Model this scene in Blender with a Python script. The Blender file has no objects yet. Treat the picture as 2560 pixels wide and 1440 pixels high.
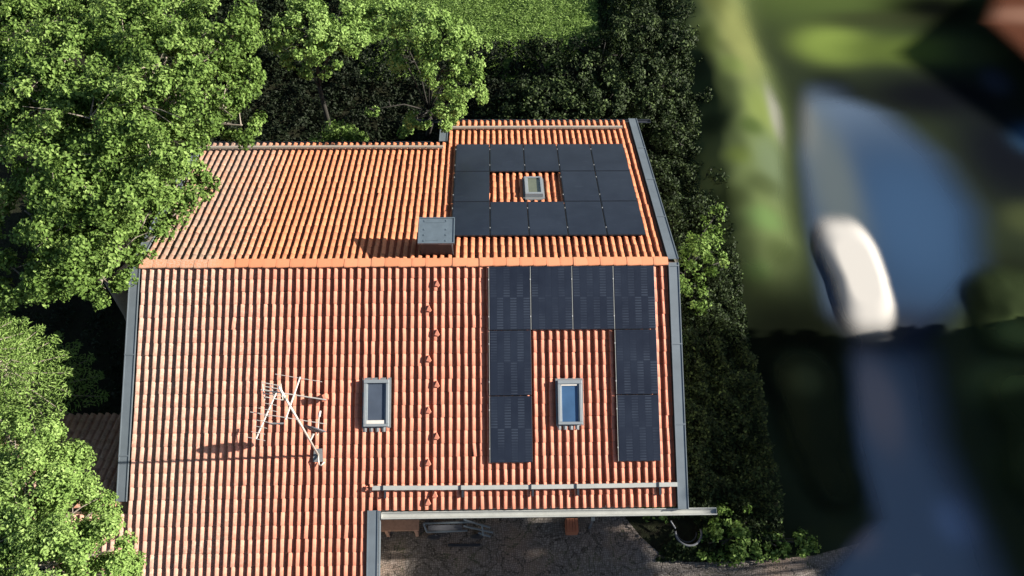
import bpy, math, random
import numpy as np
from mathutils import Vector, Matrix
random.seed(7); RNG = np.random.default_rng(7)
R = math.radians
scn = bpy.context.scene
COL = scn.collection

# ---------------------------------------------------------------- camera
cam_d = bpy.data.cameras.new('camera'); cam = bpy.data.objects.new('camera', cam_d); COL.objects.link(cam)
cam.location = (0.058, -10.738, 23.365); cam.rotation_euler = (0.519, -0.018, -0.018)
cam_d.sensor_width = 36; cam_d.lens = 29.009; cam_d.clip_start = .1; cam_d.clip_end = 600
scn.camera = cam
# ---------------------------------------------------------------- sky, sun, exposure
SUN_EL, SUN_AZ = R(25), R(1.5)          # low morning sun from the right, a little from behind the house
w = bpy.data.worlds.new('World'); scn.world = w; w.use_nodes = True
nt = w.node_tree; sky = nt.nodes.new('ShaderNodeTexSky'); sky.sky_type = 'NISHITA'; sky.sun_disc = False
sdir = Vector((math.cos(SUN_EL)*math.cos(SUN_AZ), math.cos(SUN_EL)*math.sin(SUN_AZ), math.sin(SUN_EL)))
sky.sun_elevation = SUN_EL; sky.sun_rotation = math.atan2(sdir.x, sdir.y)
nt.links.new(sky.outputs[0], nt.nodes['Background'].inputs[0]); nt.nodes['Background'].inputs[1].default_value = .05
sd = bpy.data.lights.new('sun', 'SUN'); sd.energy = 5; sd.angle = R(.6); sd.color = (1, .93, .83)
sun = bpy.data.objects.new('sun', sd); COL.objects.link(sun)
sun.rotation_euler = (-sdir).to_track_quat('-Z', 'Y').to_euler(); sun.location = (30, 5, 30)
scn.view_settings.view_transform = 'Standard'; scn.view_settings.look = 'None'
scn.view_settings.gamma = 1; scn.view_settings.exposure = 1.6
scn.cycles.max_bounces = 5; scn.cycles.diffuse_bounces = 2

# ---------------------------------------------------------------- helpers
TH = R(21.257); CT, ST = math.cos(TH), math.sin(TH); R0 = 5.8
def fr(x, s, h=0):  return (x, -s*CT - h*ST, R0 - s*ST + h*CT)   # point on the front slope
def bk(x, s, h=0):  return (x,  s*CT + h*ST, R0 - s*ST + h*CT)   # point on the back slope
ID = lambda x, y, z=0: (x, y, z)

def lin(c): return tuple(((v/255+.055)/1.055)**2.4 if v > 10 else v/255/12.92 for v in c)
class MB:
    def __init__(s): s.v = []; s.f = []
    def add(s, vs, fs):
        n = len(s.v); s.v += [tuple(p) for p in vs]; s.f += [tuple(i+n for i in f) for f in fs]; return s
    def box(s, x0, x1, y0, y1, z0, z1, tf=ID):
        c = [tf(x, y, z) for z in (z0, z1) for x, y in ((x0, y0), (x1, y0), (x1, y1), (x0, y1))]
        return s.add(c, [(0,3,2,1), (4,5,6,7), (0,1,5,4), (1,2,6,5), (2,3,7,6), (3,0,4,7)])
    def prism(s, poly, z0, z1, tf=ID):
        n = len(poly)
        return s.add([tf(x, y, z) for z in (z0, z1) for x, y in poly],
            [tuple(range(n-1, -1, -1)), tuple(range(n, 2*n))]+[(i, (i+1) % n, n+(i+1) % n, n+i) for i in range(n)])
    def tube(s, pts, r, n=8, cap=True):
        pts = [Vector(p) for p in pts]; rr = r if isinstance(r, (list, tuple)) else [r]*len(pts)
        vs = []; fs = []
        for i, p in enumerate(pts):
            d = (pts[min(i+1, len(pts)-1)]-pts[max(i-1, 0)]).normalized()
            a = d.cross(Vector((0, 0, 1)) if abs(d.z) < .9 else Vector((1, 0, 0))).normalized(); b = d.cross(a)
            for k in range(n):
                t = 2*math.pi*k/n; vs.append(p+(a*math.cos(t)+b*math.sin(t))*rr[i])
        for i in range(len(pts)-1):
            for k in range(n): fs.append((i*n+k, i*n+(k+1) % n, (i+1)*n+(k+1) % n, (i+1)*n+k))
        if cap: fs += [tuple(range(n-1, -1, -1)), tuple((len(pts)-1)*n+k for k in range(n))]
        return s.add(vs, fs)
    def build(s, name, m, parent=None, smooth=False, bevel=0):
        me = bpy.data.meshes.new(name); off = Vector(parent.location) if parent and parent.get('_w') else Vector()
        me.from_pydata([Vector(p)-off for p in s.v], [], s.f); me.materials.append(m)
        import bmesh; b = bmesh.new(); b.from_mesh(me); bmesh.ops.recalc_face_normals(b, faces=b.faces); b.to_mesh(me); b.free()
        o = bpy.data.objects.new(name, me); COL.objects.link(o)
        if parent: o.parent = parent
        if parent and parent.get('_w'): o['_c'] = 1
        if smooth: me.shade_smooth()
        if bevel:
            md = o.modifiers.new('b', 'BEVEL'); md.width = bevel; md.segments = 2; md.limit_method = 'ANGLE'
        return o
def npmesh(name, V, F, m, parent=None, attrs=None, smooth=False):
    V = np.asarray(V, np.float32); F = np.asarray(F, np.int32); k = F.shape[1]
    if parent and parent.get('_w'): V = V-np.array(parent.location, np.float32)
    me = bpy.data.meshes.new(name); me.vertices.add(len(V)); me.vertices.foreach_set('co', V.ravel())
    me.loops.add(F.size); me.loops.foreach_set('vertex_index', F.ravel())
    me.polygons.add(len(F)); me.polygons.foreach_set('loop_start', np.arange(0, F.size, k, dtype=np.int32))
    me.update(calc_edges=True); me.materials.append(m)
    for an, a in (attrs or {}).items():
        a = np.asarray(a, np.float32)
        if a.ndim == 1: at = me.attributes.new(an, 'FLOAT', 'POINT'); at.data.foreach_set('value', a)
        else:
            at = me.attributes.new(an, 'FLOAT_COLOR', 'POINT'); at.data.foreach_set('color', np.c_[a, np.ones(len(a))].astype(np.float32).ravel())
    if smooth: me.shade_smooth()
    o = bpy.data.objects.new(name, me); COL.objects.link(o)
    if parent: o.parent = parent
    return o
def tag(o, label=None, cat=None, group=None, kind=None):
    for k, v in (('label', label), ('category', cat), ('group', group), ('kind', kind)):
        if v: o[k] = v
    return o
def empty(name, loc, label, cat, group=None):
    o = bpy.data.objects.new(name, None); COL.objects.link(o); o.location = loc; o['_w'] = 1; o.empty_display_size = .3
    return tag(o, label, cat, group)

class NT:
    def __init__(s, name):
        s.m = bpy.data.materials.new(name); s.m.use_nodes = True; s.t = s.m.node_tree; s.b = s.t.nodes['Principled BSDF']
    def n(s, ty, **kw):
        nd = s.t.nodes.new('ShaderNode'+ty)
        for k, v in kw.items():
            if k.startswith('i_'): nd.inputs[k[2:].replace('_', ' ')].default_value = v
            else: setattr(nd, k, v)
        return nd
    def l(s, a, b): s.t.links.new(a, b)
    def val(s, x, sock):
        if hasattr(x, 'links'): s.l(x, sock)
        elif x is not None: sock.default_value = x
    def math(s, op, a, b=None, clamp=False):
        m = s.n('Math', operation=op, use_clamp=clamp); s.val(a, m.inputs[0]); s.val(b, m.inputs[1]); return m.outputs[0]
    def mix(s, f, a, b, bt='MIX'):
        m = s.n('Mix', data_type='RGBA', blend_type=bt); s.val(f, m.inputs[0])
        s.val(a if hasattr(a, 'links') else (*a[:3], 1), m.inputs[6]); s.val(b if hasattr(b, 'links') else (*b[:3], 1), m.inputs[7]); return m.outputs[2]
    def pos(s): return s.n('NewGeometry').outputs['Position']
    def noise(s, scale, det=4, rough=.55, vec=None, dist=0):
        t = s.n('TexNoise'); t.inputs['Scale'].default_value = scale; t.inputs['Detail'].default_value = det
        t.inputs['Roughness'].default_value = rough; t.inputs['Distortion'].default_value = dist
        s.l(vec if vec is not None else s.pos(), t.inputs['Vector']); return t.outputs['Fac']
    def ramp(s, f, a, b, c0=0., c1=1.):
        m = s.n('MapRange'); s.val(f, m.inputs[0]); m.inputs[1].default_value = a; m.inputs[2].default_value = b
        m.inputs[3].default_value = c0; m.inputs[4].default_value = c1; return m.outputs[0]
    def attr(s, name): return s.n('Attribute', attribute_name=name)
    def bump(s, h, st=.5, d=.02):
        b = s.n('Bump'); b.inputs['Strength'].default_value = st; b.inputs['Distance'].default_value = d; s.l(h, b.inputs['Height']); s.l(b.outputs[0], s.b.inputs['Normal'])
    def out(s, base=None, rough=None, metal=None, spec=None):
        s.val(base if hasattr(base, 'links') or base is None else (*base[:3], 1), s.b.inputs['Base Color']); s.val(rough, s.b.inputs['Roughness']); s.val(metal, s.b.inputs['Metallic']); s.val(spec, s.b.inputs['Specular IOR Level']); return s.m
def plain(name, c, rough=.6, metal=0, var=.25, sc=6, bump=0):
    t = NT(name); n = t.noise(sc, 5); c2 = tuple(v*(1-var) for v in c)
    if bump: t.bump(t.noise(sc*6, 3), bump, .01)
    return t.out(t.mix(n, c2, tuple(min(1, v*(1+var*.6)) for v in c)), rough, metal)

# ---------------------------------------------------------------- materials
def tile_mat(name, c, lich=True, lo=(.26, .09, .045)):
    t = NT(name); tint = t.attr('tint').outputs['Fac']
    base = t.mix(t.ramp(tint, 0, 1), tuple(v*.84 for v in c), tuple(v*1.12 for v in c))
    base = t.mix(t.ramp(t.noise(26, 5, .7), .45, .75, 0, .5), base, lo)
    base = t.mix(t.math('MULTIPLY', t.attr('trough_shade').outputs['Fac'], .9), base, (.30, .062, .022))  # darker red painted into the tile troughs to deepen their shade
    sx = t.n('SeparateXYZ'); t.l(t.pos(), sx.inputs[0]); x = sx.outputs[0]
    # lichen and algae thicken towards the tree side of the roof
    g = t.ramp(x, -9, -4.6, 1, .0) if lich != 'b' else t.ramp(x, -7.3, -5.6, 1, 0)
    big = t.noise(.9, 3); f = t.math('MULTIPLY', g, t.ramp(big, .3, .62), True)
    spots = t.ramp(t.noise(38, 4, .75), .44, .62)
    streak = t.n('Mapping'); streak.inputs['Scale'].default_value = (30, 2.2, 2.2); t.l(t.pos(), streak.inputs[0])
    st = t.ramp(t.noise(1, 4, .7, streak.outputs[0]), .52, .68)
    base = t.mix(t.math('MULTIPLY', t.math('ADD', t.math('MULTIPLY', f, .8), .06), t.ramp(t.noise(13, 4, .8), .50, .57)), base, (.60, .54, .42))
    base = t.mix(t.math('MULTIPLY', t.math('ADD', t.math('MULTIPLY', f, .8), .10), t.ramp(t.noise(10, 5, .85), .49, .56)), base, (.075, .07, .045))
    base = t.mix(t.math('MULTIPLY', t.math('ADD', t.math('MULTIPLY', f, .75), .20), st), base, (.07, .065, .04))
    base = t.mix(t.math('MULTIPLY', t.math('MULTIPLY', g, .92), t.ramp(t.noise(4, 5, .7), .36, .54, .45, 1)), base, (.27, .185, .14) if lich == 'b' else (.38, .245, .19))
    t.bump(t.noise(45, 4, .7), .5, .006)
    return t.out(base, .82, 0, .3)
M = {}
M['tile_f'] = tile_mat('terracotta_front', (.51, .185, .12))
M['tile_shaded'] = tile_mat('shaded_annex_tiles', (.085, .045, .034))  # annex tile colour darkened to stand in for shade
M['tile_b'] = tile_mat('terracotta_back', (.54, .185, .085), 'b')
def mk_ridge():
    t = NT('terracotta_ridge'); sx = t.n('SeparateXYZ'); t.l(t.pos(), sx.inputs[0])
    f = t.math('MULTIPLY', t.ramp(sx.outputs[0], -7.0, -6.5, 1, 0), t.ramp(t.noise(30, 4, .7), .4, .6))
    c = t.mix(t.attr('tint').outputs['Fac'], (.47, .18, .09), (.55, .22, .115))
    c = t.mix(t.ramp(t.noise(14, 5, .7), .5, .75, 0, .4), c, (.40, .16, .08))
    return t.out(t.mix(t.math('MULTIPLY', f, .7), c, (.38, .34, .27)), .8, 0, .3)
M['ridge'] = mk_ridge()
M['zinc'] = plain('zinc_sheet', (.125, .15, .17), .5, .25, .28, 2.5)
M['zinc_light'] = plain('weathered_galvanised', (.33, .34, .32), .6, .15, .25, 5)
M['wood_rail'] = plain('weathered_grey_wood', (.26, .23, .19), .8, 0, .35, 9)
M['wall'] = plain('render_wall', (.55, .50, .42), .9, 0, .15, 3, .2)
M['wood_wall'] = plain('dark_timber', (.12, .08, .05), .8, 0, .4, 8)
M['dark'] = plain('dark_metal', (.03, .035, .045), .45, .4)
M['frame'] = plain('grey_window_cladding', (.21, .235, .25), .45, .2, .15, 8)
M['flash'] = plain('lead_flashing', (.15, .16, .165), .6, .1, .3, 12)
M['antenna'] = plain('old_aluminium', (.50, .47, .42), .5, .2, .15, 20)
M['brick'] = plain('sooty_brick', (.05, .033, .028), .85, 0, .5, 10, .4)
M['capmetal'] = plain('chimney_sheet', (.12, .155, .18), .42, .3, .3, 6)
M['crate'] = plain('red_wood', (.35, .12, .06), .8, 0, .3, 12)
M['board'] = plain('old_planks', (.34, .20, .14), .85, 0, .4, 14)
M['ironwork'] = plain('grey_bars', (.11, .115, .13), .6, .2, .3, 10)
def glassm(name, c, r=.06):
    t = NT(name); return t.out(t.mix(t.ramp(t.noise(2, 3), .3, .7), tuple(v*.75 for v in c), c), r, 0, .8)
M['glass_blue'] = glassm('blue_reflecting_pane', (.045, .10, .19))
M['glass_dark'] = glassm('blue_grey_pane', (.06, .075, .10))
M['glass_green'] = glassm('mossy_pane', (.12, .13, .085), .2)
M['blind'] = plain('pale_sill', (.55, .52, .47), .6)
def mk_panel(name, cells):
    t = NT(name); tc = t.n('TexCoord'); sx = t.n('SeparateXYZ'); t.l(tc.outputs['Object'], sx.inputs[0])
    u = t.math('MULTIPLY', sx.outputs[0], 6/.98); v = t.math('MULTIPLY', sx.outputs[1], 1/.066)
    fu = t.math('FRACT', u); fv = t.math('FRACT', v)
    lu = t.math('LESS_THAN', fu, .06); dash = t.math('GREATER_THAN', fv, .55)
    par = t.math('MODULO', t.math('ADD', t.math('FLOOR', u), t.math('FLOOR', t.math('MULTIPLY', sx.outputs[1], 1/.78))), 2)
    par = t.math('ABSOLUTE', par)
    nz = t.ramp(t.noise(1.3, 3), .35, .6)
    base = t.mix(t.ramp(t.noise(1.2, 4), .3, .7), (.009, .012, .021), (.015, .020, .032))
    if cells:
        base = t.mix(t.math('MULTIPLY', t.math('MULTIPLY', dash, par), t.math('MULTIPLY', nz, .8)), base, (.034, .043, .060))
        base = t.mix(t.math('MULTIPLY', lu, .6), base, (.008, .010, .018))
    else:
        mp = t.n('Mapping'); mp.inputs['Scale'].default_value = (3, 30, 3); t.l(t.pos(), mp.inputs[0])
        base = t.mix(t.ramp(t.noise(1, 5, .7, mp.outputs[0]), .58, .75, 0, .35), base, (.06, .08, .11))
    return t.out(base, .3, 0, .3)
M['pv_f'] = mk_panel('solar_cells_front', True); M['pv_b'] = mk_panel('solar_cells_back', False)
M['pv_edge'] = plain('anodised_black_edge', (.03, .035, .045), .35, .5)
M['clamp'] = plain('clamp_alu', (.6, .6, .58), .4, .5)

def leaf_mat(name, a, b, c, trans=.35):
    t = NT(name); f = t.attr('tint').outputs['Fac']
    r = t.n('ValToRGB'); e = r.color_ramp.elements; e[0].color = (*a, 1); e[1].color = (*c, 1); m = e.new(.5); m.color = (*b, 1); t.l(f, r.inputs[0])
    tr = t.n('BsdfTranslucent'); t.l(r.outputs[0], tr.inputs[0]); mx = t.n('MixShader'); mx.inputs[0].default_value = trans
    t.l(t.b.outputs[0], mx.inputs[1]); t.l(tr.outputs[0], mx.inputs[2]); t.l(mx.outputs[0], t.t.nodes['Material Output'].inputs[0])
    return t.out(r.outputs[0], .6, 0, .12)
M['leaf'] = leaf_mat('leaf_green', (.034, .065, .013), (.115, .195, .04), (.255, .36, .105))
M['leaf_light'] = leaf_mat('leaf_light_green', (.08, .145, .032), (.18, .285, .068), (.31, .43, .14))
M['leaf_dark'] = leaf_mat('leaf_dark', (.008, .013, .005), (.018, .031, .010), (.075, .11, .035), .15)  # leaf green darkened to stand in for the garden's shade
M['bark'] = plain('grey_bark', (.22, .19, .15), .9, 0, .4, 14, .5)

# ---------------------------------------------------------------- setting: ground, yard, road
def soft(x, a, b): 
    t = np.clip((x-a)/(b-a), 0, 1); return t*t*(3-2*t)
def nz(x, y, s, seed=0):
    r = np.random.default_rng(seed); o = 0
    for k in range(5):
        a = r.uniform(0, 6.28); f = s*(1.0+.7*k)*r.uniform(.8, 1.2)
        o = o+np.sin((x*math.cos(a)+y*math.sin(a))*f+r.uniform(0, 6.28)+1.3*np.sin((x*math.sin(a)-y*math.cos(a))*f*.6+k))/(1+.5*k)
    return o/2.6
def grid(x0, x1, y0, y1, d):
    xs = np.arange(x0, x1+1e-6, d); ys = np.arange(y0, y1+1e-6, d); X, Y = np.meshgrid(xs, ys)
    n, m = len(xs), len(ys); i = np.arange(n*m).reshape(m, n)
    F = np.stack([i[:-1, :-1], i[:-1, 1:], i[1:, 1:], i[1:, :-1]], -1).reshape(-1, 4)
    return X.ravel(), Y.ravel(), F
def blobs(x, y, base, L):
    c = np.tile(np.array(base, float), (len(x), 1))
    for bx, by, rx, ry, col, wgt in L:
        d = ((x-bx)/rx)**2+((y-by)/ry)**2; k = (np.exp(-d**1.5*.9)*wgt)[:, None]; c = c*(1-k)+np.array(col)*k
    return c
def mk_ground():
    t = NT('soil_and_turf'); n = t.noise(5, 6, .7); c = t.mix(t.ramp(n, .35, .65), (.010, .009, .006), (.018, .022, .010))
    t.bump(t.noise(14, 5, .7), .8, .08); return t.out(c, .95, 0, .1)
x, y, F = grid(-75, 75, -70, 85, 5)
tag(npmesh('ground', np.c_[x, y, x*0], F, mk_ground()), kind='structure')
def mk_lawn():
    t = NT('lawn_grass'); n = t.noise(9, 6, .75)
    t.bump(t.noise(40, 4, .8), 1, .05); return t.out(t.mix(t.ramp(n, .3, .7), (.06, .11, .018), (.12, .20, .035)), .9, 0, .1)
MB().prism([(-5, 12.4), (-1, 11.2), (1.5, 12.0), (4.4, 13.2), (7.8, 14.6), (7.8, 30), (-10, 30)], .002, .006).build('lawn', mk_lawn())
tag(bpy.data.objects['lawn'], kind='structure')
def mk_cobble():
    t = NT('cobblestones'); p = t.pos()
    wv = t.n('TexNoise'); wv.inputs['Scale'].default_value = .9; t.l(p, wv.inputs['Vector'])
    va = t.n('VectorMath', operation='SCALE'); va.inputs['Scale'].default_value = .55; t.l(wv.outputs['Color'], va.inputs[0])
    ad = t.n('VectorMath', operation='ADD'); t.l(p, ad.inputs[0]); t.l(va.outputs[0], ad.inputs[1])
    v = t.n('TexVoronoi', feature='DISTANCE_TO_EDGE'); v.inputs['Scale'].default_value = 17; v.inputs['Randomness'].default_value = .35; t.l(ad.outputs[0], v.inputs['Vector'])
    v2 = t.n('TexVoronoi'); v2.inputs['Scale'].default_value = 17; v2.inputs['Randomness'].default_value = .35; t.l(ad.outputs[0], v2.inputs['Vector'])
    j = t.ramp(v.outputs['Distance'], .02, .12); g = t.n('SeparateColor'); t.l(v2.outputs['Color'], g.inputs[0])
    st = t.mix(g.outputs[0], (.085, .073, .064), (.17, .15, .135)); st = t.mix(t.ramp(t.noise(.7, 3), .45, .65, 0, .5), st, (.22, .14, .10))
    jc = t.mix(t.ramp(t.noise(1.4, 4), .5, .68), (.032, .026, .02), (.045, .055, .024))
    t.bump(j, .5, .02); return t.out(t.mix(j, jc, st), .75, 0, .3)
yard = [(-14, -30), (-14, -4), (3.4, -4), (3.75, -4.84), (4.15, -5.4), (4.66, -5.9), (5.3, -6.12), (6.3, -6.13), (7.4, -6.10), (8.9, -6.0), (10.6, -5.6), (16, -7.5), (16, -30)]
tag(MB().prism(yard, .004, .012).build('cobbled_yard', mk_cobble()), kind='structure')
def mk_soft(name, rough=.8, alpha=True):
    t = NT(name); m = t.out(t.attr('col').outputs['Color'], rough, 0, .0)
    if alpha: t.l(t.attr('soft').outputs['Fac'], t.b.inputs['Alpha'])
    return m
# the land right of the hedge: smooth, softly merging patches of grass, with dark shade painted into the colour
x, y, F = grid(7.0, 40, -30, 45, .25)
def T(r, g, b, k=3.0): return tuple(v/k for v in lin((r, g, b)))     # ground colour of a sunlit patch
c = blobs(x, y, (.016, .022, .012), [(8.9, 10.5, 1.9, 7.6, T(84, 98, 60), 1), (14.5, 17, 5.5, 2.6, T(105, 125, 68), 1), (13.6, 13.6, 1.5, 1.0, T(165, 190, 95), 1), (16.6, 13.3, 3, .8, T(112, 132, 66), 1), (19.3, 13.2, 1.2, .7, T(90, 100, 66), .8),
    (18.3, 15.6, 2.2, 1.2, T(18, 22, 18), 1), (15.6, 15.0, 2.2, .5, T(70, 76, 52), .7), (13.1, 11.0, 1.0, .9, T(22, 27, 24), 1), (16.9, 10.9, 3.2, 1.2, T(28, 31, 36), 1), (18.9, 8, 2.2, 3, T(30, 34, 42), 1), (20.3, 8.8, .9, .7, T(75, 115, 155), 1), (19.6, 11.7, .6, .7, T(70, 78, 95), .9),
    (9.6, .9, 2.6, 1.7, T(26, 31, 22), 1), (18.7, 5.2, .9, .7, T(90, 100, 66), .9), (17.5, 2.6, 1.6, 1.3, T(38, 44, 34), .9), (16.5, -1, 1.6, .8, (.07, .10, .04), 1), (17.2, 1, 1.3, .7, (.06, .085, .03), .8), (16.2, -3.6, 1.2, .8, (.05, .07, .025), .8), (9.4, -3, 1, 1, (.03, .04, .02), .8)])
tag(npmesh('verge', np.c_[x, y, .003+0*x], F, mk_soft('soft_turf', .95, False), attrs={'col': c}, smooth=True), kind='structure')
# road: pale along its left edge, asphalt with blue shade put into its colour, narrowing towards the yard
x, y, F = grid(8.2, 40, -30, 40, .2)
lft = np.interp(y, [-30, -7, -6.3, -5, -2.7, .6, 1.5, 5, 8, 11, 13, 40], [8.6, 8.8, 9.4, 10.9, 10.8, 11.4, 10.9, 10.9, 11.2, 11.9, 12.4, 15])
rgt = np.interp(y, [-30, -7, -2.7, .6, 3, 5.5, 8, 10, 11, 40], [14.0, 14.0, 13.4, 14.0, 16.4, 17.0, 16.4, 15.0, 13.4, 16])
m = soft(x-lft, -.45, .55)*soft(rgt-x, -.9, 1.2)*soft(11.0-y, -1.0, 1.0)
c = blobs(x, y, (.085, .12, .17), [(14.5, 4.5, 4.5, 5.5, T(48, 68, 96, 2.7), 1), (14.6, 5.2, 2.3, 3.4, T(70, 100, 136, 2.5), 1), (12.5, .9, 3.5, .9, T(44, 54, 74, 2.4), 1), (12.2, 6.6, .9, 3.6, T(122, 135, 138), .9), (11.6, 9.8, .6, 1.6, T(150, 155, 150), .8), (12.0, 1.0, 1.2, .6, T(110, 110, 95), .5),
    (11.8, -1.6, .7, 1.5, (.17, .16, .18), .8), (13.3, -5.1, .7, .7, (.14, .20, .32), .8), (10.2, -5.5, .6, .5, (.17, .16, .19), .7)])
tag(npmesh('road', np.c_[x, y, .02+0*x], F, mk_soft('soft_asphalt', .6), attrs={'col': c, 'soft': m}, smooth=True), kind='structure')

# ---------------------------------------------------------------- the house
house = empty('house', (0, 0, 0), 'old house with terracotta pantile gable roof, grey verges and one chimney', 'house')
PER, CRS = .1875, .310
def tiles(regions, f, flip, name, mat, hide=None):
    """regions: (x0,x1,s0,s1); real pantiles, each slightly out of line; lower ends lap over the next course"""
    ph = np.array([0, .03, .07, .12, .2, .3, .42, .53, .585, .62, .66, .8, .94, 1.])
    prof = np.array([0, .034, .060, .070, .069, .063, .053, .042, .030, .008, -.006, -.013, -.008, 0])
    if not flip: ph = np.array([0, .03, .07, .12, .18, .25, .34, .44, .50, .545, .59, .76, .92, 1.])
    trough_shade = np.where(ph < .62, np.where(ph < .05, .7, 0), 1.); CH = []
    Vs = []; Fs = []; T = []; n = 0; m = len(ph)
    q = []
    for a in range(m-1): q += [(a, a+1, m+a+1, m+a), (m+a, m+a+1, 2*m+a+1, 2*m+a)]
    q = np.array(q)
    for (x0, x1, s0, s1) in regions:
        nx = int(round((x1-x0)/PER)); ns = int(math.ceil((s1-s0)/CRS-.05))
        for j in range(ns):
            sa = s0+j*CRS; sb = min(sa+CRS, s1)
            for i in range(nx):
                r = RNG.normal(0, 1, 5); xa = x0+i*(x1-x0)/nx+r[0]*.0035; sk = r[1]*.004; dz = r[2]*.0025; ls = r[3]*.004
                if RNG.random() < .012: sk += r[4]*.012
                xs = xa+ph*PER*1.03; k = 1+.04*r[4]
                lip = .013 if not flip else .010
                for sft, s_, h_ in ((0, sa, 0.0), (sk, sb+ls, lip), (sk, sb+ls, -.01)):
                    for u, p in zip(xs, prof):
                        if h_ < 0: Vs.append(f(u+sft, s_, p*k+lip-(.014 if not flip else .012)+dz))
                        else: Vs.append(f(u+sft, s_, p*k+h_+dz))
                Fs.append(q+n); n += 3*m; T += [RNG.random()]*(3*m); CH += list(trough_shade)*3
    return npmesh(name, Vs, np.concatenate(Fs), mat, house, {'tint': T, 'trough_shade': CH})
XL, XR = -8.55, 4.45
a = tiles([(XL, XR-.01, .06, 5.96), (XL, XL+30*(XR-.01-XL)/69, 5.95, 7.9), (-14.2, XL, 5.95, 7.9)], fr, False, 'front_roof', M['tile_f'])
b = tiles([(XL, -1.24, .06, 6.02), (-1.24, XR-.01, .06, 7.44)], bk, True, 'back_roof', M['tile_b'])
# slabs under the tiles
def slab(name, poly, f, par=house, m='wood_wall', t=.14): return MB().prism(poly, -t-.03, -.03, lambda x, s, h: f(x, s, h)).build(name, M[m], par)
slab('roof_deck', [(XL-.2, .0), (XR+.2, .0), (XR+.2, 5.9), (-2.72, 5.9), (-2.72, 7.85), (-14, 7.85), (-14, 5.9), (XL-.2, 5.9)], fr)
slab('roof_deck', [(XL-.2, .0), (XR+.2, .0), (XR+.2, 7.38), (-1.4, 7.38), (-1.4, 5.95), (XL-.2, 5.95)], bk)
# annex roof falling away behind the lower ridge
def an(x, s, h=0): return (x, -5.32+s*CT+h*ST, 3.74+.02-s*ST+h*CT)
tiles([(-14.2, -8.95, .06, 2.8)], an, True, 'annex_roof', M['tile_shaded'])
slab('roof_deck', [(-14, 0), (-8.75, 0), (-8.75, 2.75), (-14, 2.75)], an)
# ridge tiles
def ridge(x0, x1, y0, z0, name, rnd=False):
    V = []; F = []; T = []; L = .335; n = int(round((x1-x0)/L)); L = (x1-x0)/n; K = 9
    for i in range(n):
        base = len(V); jy, jz = random.gauss(0, .004), random.gauss(0, .003); tt = random.random()
        rows = [(x0+i*L-.015, .128), (x0+i*L+.04, .132), (x0+(i+1)*L+.01, .116)]
        for xx, rr in rows:
            for k in range(K):
                an_ = math.pi*(k/(K-1)); V.append((xx, y0+jy-math.cos(an_)*rr, z0+jz+math.sin(an_)**.7*rr*.30+.012)); T.append(tt)
        for a in range(2):
            for k in range(K-1): F.append((base+a*K+k, base+(a+1)*K+k, base+(a+1)*K+k+1, base+a*K+k+1))
        for row in (0, 2):
            V.append((rows[row][0], y0+jy, z0+jz-.04)); T.append(tt); c_ = len(V)-1
            for k in range(0, K-1, 2): F.append((base+row*K+k, base+row*K+k+1, base+row*K+min(k+2, K-1), c_))
    o = npmesh(name, V, F, M['ridge'], house, {'tint': T}); o.data.shade_flat(); return o
ridge(XL-.02, XR+.0, 0, R0+.06, 'ridge_tiles')
ridge(-14, -8.83, -5.32, 3.80, 'ridge_tiles')
# verge flashings
def verge(x0, x1, s0, s1, f, seams=()):
    b = MB(); b.box(x0, x1, s0, s1, .075, .09, f); b.box(x1-.012 if x1 > 0 and x0 > 4 else x0, x1 if x1 > 0 and x0 > 4 else x0+.012, s0, s1, -.2, .0745, f)
    b.box(x0, x0+.02, s0, s1, .0905, .105, f); b.box(x1-.02, x1, s0, s1, .0905, .105, f)
    for s_ in seams: b.box(x0-.004, x1+.004, s_-.015, s_+.015, .0855, .108, f)
    return b.build('verge_flashing', M['zinc'], house)
verge(4.47, 4.73, .02, 6.0, fr, (.1, 2.05, 4.0)); verge(4.47, 4.74, .03, 7.5, bk, (1.9, 3.8, 5.6))
verge(XL-.27, XL-.02, .05, 5.66, fr, (.35, 2.2, 4.6)); verge(XL-.27, XL-.02, .05, 6.0, bk, (2, 4))
verge(-1.52, -1.27, 6.06, 7.5, bk); verge(-2.92, -2.66, 5.94, 7.9, fr)
MB().box(-2.655, -2.625, 5.96, 7.9, -.12, .05, fr).build('verge_board', M['zinc'], house)
# snow-guard rails
def rail(x0, x1, s, f, m, brs, sag=.0):
    b = MB(); n = 14; pts = []
    for i in range(n):
        t0, t1 = i/n, (i+1)/n; ofs = math.sin(t0*math.pi)*sag
        b.box(x0+(x1-x0)*t0, x0+(x1-x0)*t1, s-.055+ofs, s+.045+ofs, .13, .185, f)
    o = b.build('snow_guard_rail', m, house)
    for xb in brs: MB().box(xb-.02, xb+.02, s-.06, s+.06, .186, .20, f).box(xb+.03, xb+.08, s+.06, s+.24, .07, .135, f).box(xb+.03, xb+.08, s-.02, s+.06, .07, .125, f).build('bracket', M['dark'], o)
rail(-2.80, 4.46, 5.42, fr, M['zinc_light'], (-2.56, -.72, .95, 2.03, 4.0), .02)
rail(XL-.1, -1.36, 5.58, bk, M['wood_rail'], (), .02)
rail(-1.40, 4.18, 6.80, bk, M['wood_rail'], (), .01)
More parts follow.
